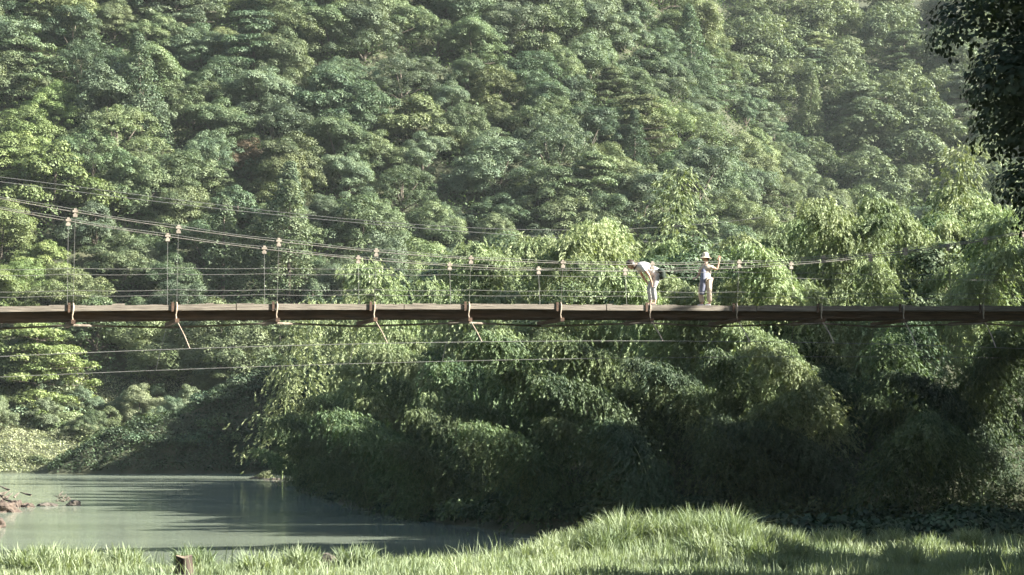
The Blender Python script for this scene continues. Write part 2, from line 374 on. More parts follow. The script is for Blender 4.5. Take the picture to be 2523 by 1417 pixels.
def bamboo(seed, H=9.0, bend=3.0, nodes=34, per=5, leaves=24, reach=1.0, start=.22, leafL=.25, mat='bamboo', erect=False, droop=1.35, hang=.45):
    """arching culm; whorls of thin branches hold drooping leaf sprays"""
    global rng; rng = np.random.default_rng(seed)
    def culm(s):
        return np.array([bend * s ** 2.4, .25 * math.sin(s * 3 + seed) * s, H * (s - (.24 if not erect else .05) * s ** 3.2)])
    tb = Tube(); pts = [culm(s) for s in np.linspace(0, 1, 14)]; pts[0] = pts[0] - UP * 1.0
    tb.tube([tuple(p) for p in pts], [.05 - .043 * i / 13 for i in range(14)], k=5, cap=False)
    Ps, Ns, Ts, Ls, tn = [], [], [], [], []
    for i in range(nodes):
        s = start + (1 - start) * (i + .5) / nodes; c = culm(s)
        for j in range(per):
            a = (i * 2.4 + j * 6.283 / per) + rng.normal() * .4
            ln = reach * (1.45 - 1.0 * s) * (.35 + 1.0 * rng.random() ** 1.3) * (1.8 if rng.random() < .07 else 1) + .15
            rise = (.55 if not erect else .35) * ln
            o = np.array([math.cos(a), math.sin(a), 0])
            ns_ = 6; k = rng.integers(0, ns_, leaves)
            us = (.25 + .78 * (np.arange(ns_) + rng.random(ns_)) / ns_) ** .9
            q_ = rng.normal(size=(ns_, 3)) * .10 * (.5 + us[:, None]); hangd = unit(o * .45 + np.array([0, 0, -1.0]) + rng.normal(size=(ns_, 3)) * .35)
            u = us[k]; v = rng.random(leaves)
            P = c + o * (ln * u)[:, None] + UP * (rise * u - (droop if not erect else .75) * ln * u ** 2.2)[:, None] + q_[k] + hangd[k] * (v * (hang if not erect else .3))[:, None] + rng.normal(size=(leaves, 3)) * .028
            T = unit(hangd[k] + o * (.2 if not erect else .7) + rng.normal(size=(leaves, 3)) * .33)
            Nn = unit(np.cross(T, rand_dirs(leaves)) + UP * .5 + o * .6)
            Ps.append(P); Ts.append(T); Ns.append(Nn); Ls.append(leafL * (.7 + .6 * rng.random(leaves))); tn.append(np.clip(.25 + .5 * rng.random() + rng.normal(size=leaves) * .15, 0, 1))
    P = np.concatenate(Ps); L = np.concatenate(Ls)
    return foliage_mesh('leaves', P, np.concatenate(Ns), L, L * .26, np.concatenate(tn), M[mat], np.concatenate(Ts)), tb.mesh('culm', M['culm'], True)
def shrub(seed, R0=1.1, mat='vine', leaf=.16, nb=22, dens=220):
    global rng; rng = np.random.default_rng(seed)
    C = rand_dirs(nb); C[:, 2] = np.abs(C[:, 2]); C = C * R0 * np.array([1, 1, .7]) * (.5 + .5 * rng.random((nb, 1)))
    P, N, L, W, t = blobs_to_leaves(C, R0 * rng.uniform(.25, .45, nb), dens / R0 ** 2 * .9, leaf)
    tb = Tube()
    for i in range(5):
        tb.tube([(0, 0, -.3), tuple(C[i] * .5 + UP * .1), tuple(C[i])], [.035, .02, .01], k=5, cap=False)
    return foliage_mesh('foliage', P, N, L, W, t, M[mat]), tb.mesh('stem', M['bark'], True)

PROTO = {
 'round_a': broadleaf(11, 4.0, 8.2), 'round_b': broadleaf(12, 4.4, 7.6, nb=200, rb=(.38, .85)), 'round_c': broadleaf(13, 3.7, 9.0, nb=140, rb=(.5, 1.15)),
 'fine': broadleaf(15, 4.0, 8.0, nb=230, leaf=.145, dens=360, rb=(.3, .7)), 'coarse': broadleaf(16, 4.1, 8.4, nb=130, leaf=.24, dens=230, rb=(.45, 1.0)),
 'tier_a': layered(21), 'tier_b': layered(22, 4.3, 8.2), 'cone': conifer(31),
}
LOOK = {'round_a': 'rounded tree', 'round_b': 'broad low domed tree', 'round_c': 'tall lumpy tree', 'fine': 'fine-leaved rounded tree',
        'coarse': 'large-leaved bushy tree', 'tier_a': 'flat-tiered tree', 'tier_b': 'wide spreading tiered tree', 'cone': 'narrow pointed conifer'}
NAME = {'round_a': 'broadleaf_tree', 'round_b': 'broadleaf_tree', 'round_c': 'broadleaf_tree', 'fine': 'broadleaf_tree', 'coarse': 'broadleaf_tree',
        'tier_a': 'tiered_tree', 'tier_b': 'tiered_tree', 'cone': 'conifer_tree'}
HUE = {'lime': 'lime green', 'pale': 'pale green', 'sage': 'sage green', 'deep': 'dark green', 'yellow': 'yellow green', 'grey': 'grey green', 'rust': 'rust brown'}
ORD = ['first', 'second', 'third', 'fourth', 'fifth', 'sixth', 'seventh', 'eighth', 'ninth', 'tenth', 'eleventh']
def where(p, far=False):
    px, py = proj(p)
    k = int(round((px - 177) / 225.0)); k = max(0, min(10, k))
    row = ('at the top edge' if py < 130 else 'high up' if py < 270 else 'halfway up' if py < 410 else 'low' if py < 560 else 'just over the deck' if py < 760 else 'under the deck')
    return row, ORD[k]
USED = {}
def plant(kind, mat, loc, sc, rz, label, cat, group, name=None, proto=None, pn=('crown', 'trunk'), tilt=(0, 0), sz=1.0):
    a, b = (proto or PROTO[kind])
    r = empty(name or NAME[kind], loc, rz); r.rotation_euler = (tilt[0], tilt[1], rz); r.scale = (sc, sc, sc * sz)
    tag(r, label, cat, group)
    c = link(pn[0], a, r); t = link(pn[1], b, r)
    if mat:
        c.material_slots[0].link = 'OBJECT'; c.material_slots[0].material = M[mat]
    return r

# ------------------------------------------------------------------ forest on the hillsides
rr = np.random.default_rng(101)
count = 0; FAR = []
def forest(x0, x1, y0, y1, sx, sy, region):
    global count
    y = y0; row = 0
    while y < y1:
        x = x0 + (row % 2) * sx * .5
        while x < x1:
            X = x + rr.uniform(-.32, .32) * sx; Y = y + rr.uniform(-.35, .35) * sy
            x += sx
            z, zn, zb, zc, zd = [float(v) for v in height(X, Y, True)]
            if region == 'c':
                if not (zc >= z - .01 and zc > 4.0): continue
            else:
                if not (zd >= z - .01 and zd > 3.0): continue
            if region == 'c' and X < -26 and zc < 7.0: continue
            if Y > 292 and region == 'c' and X < float(np.interp(Y, [274, 400], [21.5, -9])) - 3: continue
            px, py = proj((X, Y, z + 5))
            if px < -90 or px > 2620 or py < -110: continue
            if region == 'd' and (px < 1560): continue
            if region == 'c' and px > 2000 : continue
            sc = rr.uniform(.72, 1.38); u = rr.random()
            sc *= 1.3 if region == 'd' else 1.08
            kinds = ['round_a', 'round_b', 'round_c', 'fine', 'coarse', 'tier_a', 'tier_b', 'cone']
            pr = [.19, .18, .19, .17, .13, .05, .05, .04] if region == 'c' else [.2, .2, .18, .16, .14, .05, .05, .02]
            kind = kinds[int(np.searchsorted(np.cumsum(pr), u * .999))]
            mp = [.44, .22, .12, .22] if region == 'c' else [.35, .10, .08, .47]
            mat = ['sage', 'deep', 'yellow', 'grey'][int(np.searchsorted(np.cumsum(mp), rr.random() * .999))]
            if region == 'c' and px < 150 and py > 200: mat = 'lime'
            if region == 'c' and 600 < px < 780 and 290 < py < 350 : mat = 'rust'
            if kind == 'cone': mat = 'deep' if rr.random() < .5 else 'sage'
            rw, col = where((X, Y, z + 5))
            if region == 'c':
                lab = '%s %s %s, left hillside, above %s hanger' % (HUE[mat], LOOK[kind], rw, col); grp = 'forest trees on the left hillside'
            else:
                lab = '%s %s %s, far slope, above %s hanger' % (HUE[mat], LOOK[kind], rw, col); grp = 'forest trees on the far right slope'
            args = (kind, mat, (X, Y, z - 2.3 * sc), sc, rr.uniform(0, 6.28), lab, 'tree', grp); kw = dict(tilt=(rr.normal() * .06, rr.normal() * .06), sz=rr.uniform(.8, 1.05))
            if region == 'd' and kind not in ('tier_a', 'tier_b', 'cone'): FAR.append((args, kw))
            else: plant(*args, **kw)
            count += 1
        y += sy; row += 1
forest(-75, 45, 186, 335, 6.2, 5.5, 'c')
c1 = count
forest(5, 112, 262, 396, 8.2, 7.4, 'd')
print('forest trees', c1, count - c1)
# the nearest trees of the far slope are things; the small ones behind them are one mass of wood
FAR.sort(key=lambda a: a[0][2][1])
NFAR = 24
for args, kw in FAR[:NFAR]: plant(*args, **kw)
fc = [broadleaf(81 + i, 4.0, 8.2, nb=110, leaf=.30, dens=95, rb=(.5, 1.1))[0] for i in range(3)]
Vs, Qs, Ts_, off_ = [], [], [], 0
for i, (args, kw) in enumerate(FAR[NFAR:]):
    m_ = fc[i % 3]; co = np.empty(len(m_.vertices) * 3, np.float32); m_.vertices.foreach_get('co', co); co = co.reshape(-1, 3)
    a = args[4]; c_, s_ = math.cos(a), math.sin(a); sc_ = args[3]
    P = np.stack([co[:, 0] * c_ - co[:, 1] * s_, co[:, 0] * s_ + co[:, 1] * c_, co[:, 2] * kw['sz']], 1) * sc_ + np.array(args[2])
    t_ = np.empty(len(m_.polygons), np.float32); m_.attributes['tone'].data.foreach_get('value', t_)
    Vs.append(P); Qs.append(np.arange(len(P)).reshape(-1, 4) + off_); off_ += len(P); Ts_.append(np.clip(t_ + (((i * .618) % 1) - .5) * .5, -.3, 1.2))
tag(link('far_wood', np_mesh('far_wood', np.concatenate(Vs), np.concatenate(Qs), M['far'], np.concatenate(Ts_))), 'hazy wood of small rounded crowns covering the upper far slope', None, None, 'stuff')
print('far wood', len(FAR) - NFAR)
for j in range(30):
    X = -55 + 34 * (j + rr.random() * .8) / 30; Y = 199 + rr.uniform(-3.5, 5) + (X + 40) * .2; z = float(height(X, Y)); k = ['round_b', 'coarse', 'fine'][j % 3]; m_ = ['sage', 'yellow', 'grey', 'pale'][j % 4]
    px, py = proj((X, Y, z)); kk = ORD[max(0, min(10, int(round((px - 177) / 225))))]
    plant(k, m_, (X, Y, z - 1.4), rr.uniform(.38, .62), j * 1.3, 'young %s %s at forest foot, under %s hanger' % (HUE[m_], LOOK[k], kk), 'tree', 'young trees at the forest foot', name='young_tree')


for i, (X, Y, sc, k, m_) in enumerate([(-10, 178, 1.75, 'round_c', 'deep'), (-5.5, 180, 1.95, 'coarse', 'deep'), (-1, 177, 1.95, 'round_a', 'deep'), (-12, 185, 1.7, 'round_b', 'deep'), (-6, 186, 2.0, 'round_c', 'sage'), (2, 183, 1.8, 'round_c', 'sage'), (-2, 189, 1.8, 'round_a', 'grey')]):
    plant(k, m_, (X, Y, float(height(X, Y)) - 1), sc, i * 1.1, '%s %s, %s of the group behind the bamboo point' % (HUE[m_], LOOK[k], ['foremost left', 'foremost middle', 'middle', 'leftmost', 'rear left', 'rightmost', 'rearmost'][i]), 'tree', 'tall trees behind the bamboo point')
# leafy undergrowth between the trunks: nobody could count it
def scatter_leaves(name, n, xr, yr, cond, lift, leaf, mat, label, up=.9, narrow=.6, seed=5, T=None):
    g = np.random.default_rng(seed)
    X = g.uniform(*xr, n); Y = g.uniform(*yr, n)
    z, zn, zb, zc, zd = height(X, Y, True)
    k = cond(X, Y, z, zn, zb, zc, zd); X, Y, z = X[k], Y[k], z[k]
    bump = .5 + .5 * np.sin(X * 1.7 + 2 * np.sin(Y * .9)) * np.sin(Y * 1.5 + 2 * np.sin(X * .8))
    P = np.stack([X, Y, z + lift * (.15 + bump) * g.random(len(X)) ** .6], 1)
    N = unit(UP * up + unit(g.normal(size=(len(X), 3))) * .8)
    L = leaf * (.6 + .8 * g.random(len(X)))
    global rng; rng = g
    me = foliage_mesh(name, P, N, L, L * narrow, np.clip(bump * .6 + .4 * g.random(len(X)), 0, 1), M[mat])
    tag(link(name, me), label, None, None, 'stuff'); return len(X)
def in_frame(X, Y, m=1.08): return np.abs(X) < .259 * Y * m
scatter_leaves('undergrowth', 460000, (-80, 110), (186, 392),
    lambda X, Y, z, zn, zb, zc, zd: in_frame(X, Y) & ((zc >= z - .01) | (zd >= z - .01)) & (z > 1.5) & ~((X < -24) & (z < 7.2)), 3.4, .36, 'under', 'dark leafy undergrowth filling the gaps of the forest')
scatter_leaves('bank_grass', 150000, (-60, -12), (172, 212),
    lambda X, Y, z, zn, zb, zc, zd: in_frame(X, Y, 1.1) & (zc >= z - .01) & (z > .05) & (z < 9.5), .55, .22, 'turf', 'pale sunlit grass and weeds on the far bank shelf', narrow=.35, seed=6)
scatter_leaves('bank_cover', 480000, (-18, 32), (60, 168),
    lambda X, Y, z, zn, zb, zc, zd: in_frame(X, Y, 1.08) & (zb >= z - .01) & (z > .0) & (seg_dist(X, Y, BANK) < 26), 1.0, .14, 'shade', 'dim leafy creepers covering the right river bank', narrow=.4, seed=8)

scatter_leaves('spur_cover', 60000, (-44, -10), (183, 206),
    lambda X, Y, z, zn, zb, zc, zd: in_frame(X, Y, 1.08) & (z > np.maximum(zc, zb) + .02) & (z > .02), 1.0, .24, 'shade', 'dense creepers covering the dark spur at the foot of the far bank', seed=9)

# ------------------------------------------------------------------ bamboo on the right bank
BAM = {'arch_a': bamboo(41, 9.0, 3.4, per=7, leaves=92, reach=1.5, leafL=.155, droop=1.1, hang=.38), 'arch_b': bamboo(42, 8.2, 4.6, nodes=32, per=7, leaves=92, reach=1.5, leafL=.155, hang=.42), 'arch_c': bamboo(43, 9.4, 2.2, per=7, leaves=92, reach=1.7, leafL=.155, droop=.75, hang=.3),
       'weep': bamboo(44, 6.2, 4.6, nodes=28, per=7, leaves=80, reach=1.6, start=.12, leafL=.16), 'erect': bamboo(45, 9.5, .8, nodes=20, per=5, leaves=44, reach=1.8, leafL=.2, erect=True)}
BLOOK = {'arch_a': 'arching bamboo', 'arch_b': 'deeply bowed bamboo', 'arch_c': 'tall feathery bamboo', 'weep': 'low weeping bamboo', 'erect': 'upright level-branched bamboo'}
rb_ = np.random.default_rng(77)
def put_bamboo(kind, X, Y, sc, az, mat='bamboo', dz=0, extra=''):
    z = float(height(X, Y)) + dz
    b = (X, Y, z + 5 * sc); rw, col = where(b)
    px, py = proj(b)
    side = 'over the deck' if py < 760 else 'under the deck'
    pos = ('left of the people' if px < 1480 else 'behind the people' if px < 1800 else 'right of the people')
    dist = 'by the water' if seg_dist(np.array([X]), np.array([Y]), BANK)[0] < 5 else 'up the bank'
    lab = '%s %s, %s, %s by %s hanger' % (BLOOK[kind], dist, pos, side, col)
    return plant(kind, mat, (X, Y, z), sc, az, lab, 'bamboo', 'bamboo on the right bank', name='bamboo_plant', proto=BAM[kind], pn=('leaves', 'culm'))
nb = 0
# along the shore: weeping masses reaching out over the water
def along(poly, step):
    out = []
    for (x1, y1), (x2, y2) in zip(poly[:-1], poly[1:]):
        L = math.hypot(x2 - x1, y2 - y1); n = max(1, int(L / step))
        for i in range(n):
            t = i / n; out.append((x1 + (x2 - x1) * t, y1 + (y2 - y1) * t, math.atan2(-(x2 - x1), (y2 - y1)) + math.pi))
    return out
shore = BANK[0:8]
for ring, (off, step, kinds) in enumerate([(1.2, 2.6, ['weep']), (4.0, 2.6, ['weep', 'arch_b']), (7.5, 2.8, ['arch_b', 'arch_a', 'weep']), (11, 3.0, ['arch_a', 'arch_c', 'arch_b']), (15.5, 3.4, ['arch_a', 'arch_c']), (20.5, 3.4, ['arch_c', 'arch_a']), (26, 3.6, ['arch_c', 'arch_a']), (32, 4.2, ['arch_c'])]):
    for x, y, az in along(shore, step):
        # inward direction: to the right of the walk down the shore
        nxv = (math.cos(az), math.sin(az))
        for sgn in (1, -1):
            X = x + sgn * nxv[0] * off; Y = y + sgn * nxv[1] * off
            if seg_dist(np.array([X]), np.array([Y]), BANK)[0] > off * .6: break
        X += rb_.normal() * .7; Y += rb_.normal() * .7
        if abs(X) > .259 * Y * 1.12 or Y < 61.5: continue
        out = math.atan2(-sgn * nxv[1], -sgn * nxv[0])
        k = kinds[rb_.integers(len(kinds))]
        sc = rb_.uniform(.62, 1.08) * (.82, .86, .9, .95, .95, .95, .95, .95)[ring]
        if ring >= 3: sc *= .92
        put_bamboo(k, X, Y, sc, out + rb_.normal() * .6, mat='vine' if ring < 1 or (ring == 1 and rb_.random() < .4) else 'bamboo').rotation_euler.x = rb_.normal() * .09; nb += 1
print('bamboo', nb)
for j in range(60):
    X = -9 + 34 * ((j * .618) % 1); Y = 78 + 88 * ((j * .7549) % 1)
    d = float(seg_dist(np.array([X]), np.array([Y]), BANK)[0])
    if d < 6.5 or X > .259 * Y + 4: continue
    k = ['round_a', 'coarse', 'fine', 'round_c'][j % 4]; m_ = ['vine', 'deep', 'sage'][j % 3]; z = float(height(X, Y)); hn = {'vine': 'bright green'}.get(m_) or HUE[m_]
    rw, col = where((X, Y, z + 4))
    plant(k, m_, (X, Y, z - .8), rb_.uniform(.62, .88), j * 1.7, '%s %s among the bamboo, %s, by %s hanger' % (hn, LOOK[k], 'farther back' if Y > 115 else 'nearer', col), 'tree', 'trees among the bamboo')


for j in range(26):                     # low weeping plants in the shade of the right-hand slope
    X = 4.5 + 13 * ((j * .618) % 1); Y = 63.5 + 9 * ((j * .7549) % 1)
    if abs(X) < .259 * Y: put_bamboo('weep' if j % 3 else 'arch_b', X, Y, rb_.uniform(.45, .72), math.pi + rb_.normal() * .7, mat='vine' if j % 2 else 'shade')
for px, py, Y, sc_ in [(1310, 890, 74, .8), (1520, 880, 70, .8), (1160, 960, 84, .8), (1640, 1000, 67, .62), (1900, 880, 68, .85), (2030, 850, 70, .9), (2150, 830, 69, .9), (1380, 1060, 68.5, .55), (1760, 870, 72, .9), (1000, 930, 98, .8)]:
    p = at(px, py, Y); z = float(height(p.x + 1.5, Y)); put_bamboo('arch_b', p.x + 1.6, Y, max(sc_ * .8, (p.z - z) / 6.4), math.pi + rb_.normal() * .3)
# upright bamboos and shrubs standing before the hill foot, left of the bank
for i, (px, py, Y, sc, kind) in enumerate([(700, 560, 158, 1.15, 'erect'), (770, 545, 160, 1.2, 'erect'), (940, 555, 156, 1.2, 'erect'), (1640, 455, 112, 1.15, 'erect'), (860, 600, 150, 1.0, 'arch_c'),
                                           (1010, 590, 140, 1.0, 'arch_c'), (1100, 560, 135, 1.05, 'arch_c'), (1240, 505, 118, 1.0, 'arch_c'), (1330, 500, 112, 1.05, 'arch_a'), (1480, 490, 108, 1.0, 'arch_c'),
                                           (1950, 500, 100, 1.0, 'arch_c'), (2050, 470, 98, 1.05, 'arch_c'), (2180, 455, 96, 1.0, 'arch_a'), (2330, 400, 94, 1.1, 'erect'), (2460, 430, 92, 1.05, 'arch_c'), (1420, 520, 104, 1.0, 'arch_b')]):
    p = at(px, py, Y); top = p.z; z = float(height(p.x, Y)); H = 9.0
    put_bamboo(kind, p.x, Y, max(.8, (top - z) / (H * .93)) if (top - z) / (H * .93) < 1.7 else 1.7, i * 1.9)

for i, px in enumerate(range(1130, 2560, 38)):
    Y = 92 + 22 * ((i * .618) % 1); py = float(np.interp(px, [1130, 1250, 1500, 1700, 1800, 2000, 2200, 2400, 2523], [640, 545, 525, 575, 560, 505, 475, 430, 440])) + rb_.uniform(-15, 60)
    p = at(px, py, Y); z = float(height(p.x, Y)); sc = (p.z - z) / 8.0
    if sc < .5: continue
    put_bamboo(['arch_c', 'arch_a', 'arch_c', 'arch_b'][i % 4], p.x, Y, min(sc, 1.5), i * 2.3)

# ------------------------------------------------------------------ the suspension bridge
TH = R(17.2); PB = 53.5
dv = Vector((math.cos(TH), math.sin(TH), 0)); nv = Vector((-math.sin(TH), math.cos(TH), 0))   # along and across (away from the camera)
def s_of(px, p=PB):
    a = (px - CX) / F
    return p * (math.sin(TH) + a * math.cos(TH)) / (math.cos(TH) - a * math.sin(TH))
def bpt(s, off=0, z=0): return nv * (PB + off) + dv * s + Vector((0, 0, z))
def prof(pts):
    ss, zs = [], []
    for px, py in pts:
        s = s_of(px); ss.append(s); zs.append(at(px, py, bpt(s).y).z)
    c = np.polyfit(ss, zs, 3 if len(pts) > 4 else 2)
    return lambda s: float(np.polyval(c, s))
deck_z = prof([(0, 755), (420, 750), (1000, 749), (1740, 752), (2523, 755)])
def prof_lin(pts, off=0):
    ss, zs = [], []
    for px, py in pts:
        s = s_of(px, PB + off); ss.append(s); zs.append(at(px, py, bpt(s, off).y).z)
    c = np.polyfit(ss, zs, 4)
    return lambda s: float(np.polyval(c, s))
cab_z = prof_lin([(0, 492), (177, 527), (430, 567), (670, 595), (918, 622), (1158, 638), (1380, 650), (1600, 656), (1815, 652), (2030, 640), (2235, 615), (2425, 592), (2523, 578)])
S0, S1, SP = -4.2, 39.5, 2.73
WB, WC = 1.75, 2.25                         # deck width; the cables hang a little wider
hang = [4.35 + SP * k for k in range(-3, 13)]
T6 = R(0)
br = empty('suspension_bridge', tuple(bpt(S0, WB / 2, deck_z(S0))))
tag(br, 'narrow wooden suspension footbridge hanging on thin wire cables over the river', 'bridge')
inv = -br.location
def bl(p): return Vector(p) + inv
def bpart(name, tb, mat, parent=None, smooth=False):
    return link(name, tb.mesh(name, mat, smooth), parent or br)
Z = Vector((0, 0, 1))
# edge boards: weathered planks on edge, end to end, near side and far side
cuts = [S0, -1.0, 1.9, 4.35, 7.07, 8.7, 12.52, 13.4, 15.26, 18.0, 19.4, 20.75, 24.1, 26.2, 28.9, 31.6, 34.4, 37.1, S1]
for side, off in ((0, 0), (1, WB)):
    for a, b in zip(cuts[:-1], cuts[1:]):
        t = Tube(); n = 8
        jz = rr.normal() * .008; th = .080 + rr.uniform(-.01, .006); jo = rr.normal() * .006
        for i in range(n):
            s0 = a + .012 + (b - a - .024) * i / n; s1 = a + .012 + (b - a - .024) * (i + 1) / n; m = (s0 + s1) / 2
            dz = (deck_z(s1) - deck_z(s0)) / 2
            lo = rr.normal() * .005
            t.box(bl(bpt(m, off + jo, deck_z(m) - th + jz + lo)), dv * (s1 - s0) / 2 * .9999 + Z * dz, nv * .035, Z * (th + lo))
        bpart('edge_board', t, M['wood'])
# stringers under the planks, set back from the edge
for off in (.27, WB * .5, WB - .27):
    t = Tube()
    for i in range(60):
        s0 = S0 + (S1 - S0) * i / 60; s1 = S0 + (S1 - S0) * (i + 1) / 60; m = (s0 + s1) / 2
        t.box(bl(bpt(m, off, deck_z(m) - .255)), dv * (s1 - s0) / 2 + Z * (deck_z(s1) - deck_z(s0)) / 2, nv * .045, Z * .110)
    bpart('stringer', t, M['under_wood'])
t = Tube(); s = S0
while s < S1 - .2:
    wd = rr.uniform(.17, .23); m = s + wd / 2
    t.box(bl(bpt(m, WB / 2, deck_z(m) - .030 + rr.normal() * .003)), dv * (wd / 2 - .006), nv * (WB / 2 - .045), Z * .022)
    s += wd
bpart('deck_planking', t, M['plank'])
# crossbeams, slings, hangers with clamps
def railz(s, h): return deck_z(s) + h
for k, s in enumerate(hang):
    if s < S0 + .1 or s > S1 - .1: continue
    t = Tube(); t.box(bl(bpt(s, WB / 2, deck_z(s) - .445)), dv * .055, nv * (WB / 2 + .22), Z * .052)
    bpart('crossbeam', t, M['under_wood'])
    for off, sg in ((0, -1), (WB, 1)):
        zc = cab_z(s); oc = off + sg * (WC - WB) / 2
        ho = oc if False else oc
        t = Tube(); t.tube([bl(bpt(s, oc, zc)), bl(bpt(s, off + sg * .10, deck_z(s) + .05)), bl(bpt(s, off + sg * .09, deck_z(s) - .25))], .004, k=5, cap=False)
        hg = bpart('hanger', t, M['wire'])
        t = Tube(); t.box(bl(bpt(s, oc, zc + .02)), dv * .072, nv * .04, Z * .027); t.box(bl(bpt(s, oc, zc - .095)), dv * .058, nv * .035, Z * .038)
        t.box(bl(bpt(s, oc, zc - .035)), dv * .03, nv * .03, Z * .024); t.box(bl(bpt(s, oc, zc + .075)), dv * .035, nv * .03, Z * .022)
        bpart('clamp', t, M['clamp'], hg)
        # strap round the edge of the deck and the knot beneath
        t = Tube(); o2 = off + sg * .055
        t.tube([bl(bpt(s, o2, deck_z(s) + .06)), bl(bpt(s + .01, off + sg * .075, deck_z(s) - .05)), bl(bpt(s, off + sg * .09, deck_z(s) - .17)), bl(bpt(s - .02, off + sg * .1, deck_z(s) - .30)), bl(bpt(s, off + sg * .1, deck_z(s) - .44))],
               [.022, .032, .026, .017, .028])
        bpart('strap', t, M['strap'])
        t = Tube(); t.box(bl(bpt(s - .10, off + sg * .055, deck_z(s) - .07)), dv * .035, nv * .022, Z * .13)
        bpart('strap_shadow_block', t, M['under_wood'])  # dark block put in as the strap's shadow on the edge board
# flat diagonal braces below the deck
for k in range(len(hang) - 1):
    a, b = hang[k], hang[k + 1]
    if a < S0 or b > S1: continue
    t = Tube(); p, q = (bpt(a, -.05, deck_z(a) - .53), bpt(b, WB + .05, deck_z(b) - .53)) if k % 2 else (bpt(b, -.05, deck_z(b) - .53), bpt(a, WB + .05, deck_z(a) - .53))
    t.tube([bl(p), bl(q)], .03, k=6)
    bpart('brace', t, M['plank'])
# main cables and hand wires
for off, sg in ((0, -1), (WB, 1)):
    oc = off + sg * (WC - WB) / 2
    t = Tube(); t.tube([bl(bpt(s, oc, cab_z(s))) for s in np.linspace(S0, S1, 70)], .012, k=6); bpart('main_cable', t, M['cable'])
    t = Tube(); t.tube([bl(bpt(s, oc + .01, cab_z(s) + .06 + .015 * math.sin(s * 2))) for s in np.linspace(S0, S1, 70)], .007, k=5, cap=False); bpart('main_cable', t, M['wire'])
    for h in (.98, .39, ):
        t = Tube(); t.tube([bl(bpt(s, off + sg * .13, railz(s, h) - .03 * math.sin(math.pi * ((s - 4.35) / SP % 1)))) for s in np.linspace(S0, S1, 160)], .006, k=5, cap=False)
        bpart('hand_wire', t, M['wire'])
# storm guys slung out below the deck on both sides, tied back by stays
def guy(pts, dy, lab):
    P3 = []
    for px, py in pts:
        s = s_of(px); P3.append(at(px, py, bpt(s).y + dy))
    xs_ = [p.x for p in P3]
    cz = np.polyfit(xs_, [p.z for p in P3], 3); cy = np.polyfit(xs_, [p.y for p in P3], 2)
    f = lambda x: Vector((x, float(np.polyval(cy, x)), float(np.polyval(cz, x))))
    t = Tube(); t.tube([bl(f(x)) for x in np.linspace(xs_[0], xs_[-1], 50)], .008, k=5, cap=False)
    bpart('guy_cable', t, M['wire']); return f
g1 = guy([(-160, 886), (420, 862), (800, 851), (960, 845), (1412, 838), (1655, 840), (1900, 845), (2600, 862)], -1.3, '')
g2 = guy([(-160, 938), (220, 916), (600, 908), (975, 894), (1290, 885), (1720, 880), (2100, 880), (2600, 884)], 3.4, '')
for k, s in enumerate(hang):
    if k in (3, 5, 8) or s < S0 or s > S1 - 2: 
        continue
    a = bpt(s, -.1, deck_z(s) - .44); px, _ = proj(a); b = g1(at(px + 31, 840, a.y - 1.2).x)
    t = Tube(); t.tube([bl(a), bl(a.lerp(b, .5) + Vector((.04, 0, -.04))), bl(b)], .017, k=5, cap=False)
    bpart('stay', t, M['strap'])
    a = bpt(s, WB + .1, deck_z(s) - .44); px, _ = proj(a); b = g2(at(px - 20, 880, a.y + 2).x)
    t = Tube(); t.tube([bl(a), bl(b)], .009, k=5, cap=False)
    bpart('stay', t, M['wire'])

# two thin wires strung across the valley behind the bridge
for pts, Yw, lab in (([(-60, 440), (130, 464), (470, 508), (800, 540), (1150, 572), (1500, 592)], 120, 'thin power wire crossing the valley, the lower of the two behind the bridge'),
                ([(200, 462), (350, 480), (470, 498), (700, 523), (950, 548), (1300, 566)], 126, 'thin power wire crossing the valley, the upper of the two behind the bridge')):
    P3 = [at(x, y, Yw) for x, y in pts]; xs_ = [p.x for p in P3]; c = np.polyfit(xs_, [p.z for p in P3], 3)
    t = Tube(); t.tube([Vector((x, Yw, float(np.polyval(c, x)))) for x in np.linspace(-34, 16, 40)], .018, k=5, cap=False)
    tag(link('overhead_wire', t.mesh('overhead_wire', M['wire'])), lab, 'wire', 'overhead wires')

# ------------------------------------------------------------------ people
def skin_mesh(name, chains, mat, sub=2):
    """chains: list of [(point, (rx, ry)), ...]; equal points are joined; first point is the root"""
    me = bpy.data.meshes.new(name); vs, es, rad, idx = [], [], [], {}
    for ch in chains:
        last = None
        for p, r in ch:
            key = tuple(round(c, 4) for c in p)
            if key not in idx:
                idx[key] = len(vs); vs.append(p); rad.append(r if hasattr(r, '__len__') else (r, r))
            i = idx[key]
            if last is not None and i != last: es.append((last, i))
            last = i
    me.from_pydata(vs, es, []); o = bpy.data.objects.new(name, me); COL.objects.link(o)
    md = o.modifiers.new('skin', 'SKIN'); md.use_smooth_shade = True; md.branch_smoothing = .4
    for i, r in enumerate(rad):
        sv = me.skin_vertices[0].data[i]; sv.radius = r; sv.use_root = (i == 0)
    ss = o.modifiers.new('sub', 'SUBSURF'); ss.levels = sub; ss.render_levels = sub
    dg = bpy.context.evaluated_depsgraph_get(); m2 = bpy.data.meshes.new_from_object(o.evaluated_get(dg))
    bpy.data.objects.remove(o); m2.name = name; m2.materials.clear(); m2.materials.append(mat)
    return m2
def Vv(u, v, z): return (u, v, z)            # u along the bridge, v across it, z up
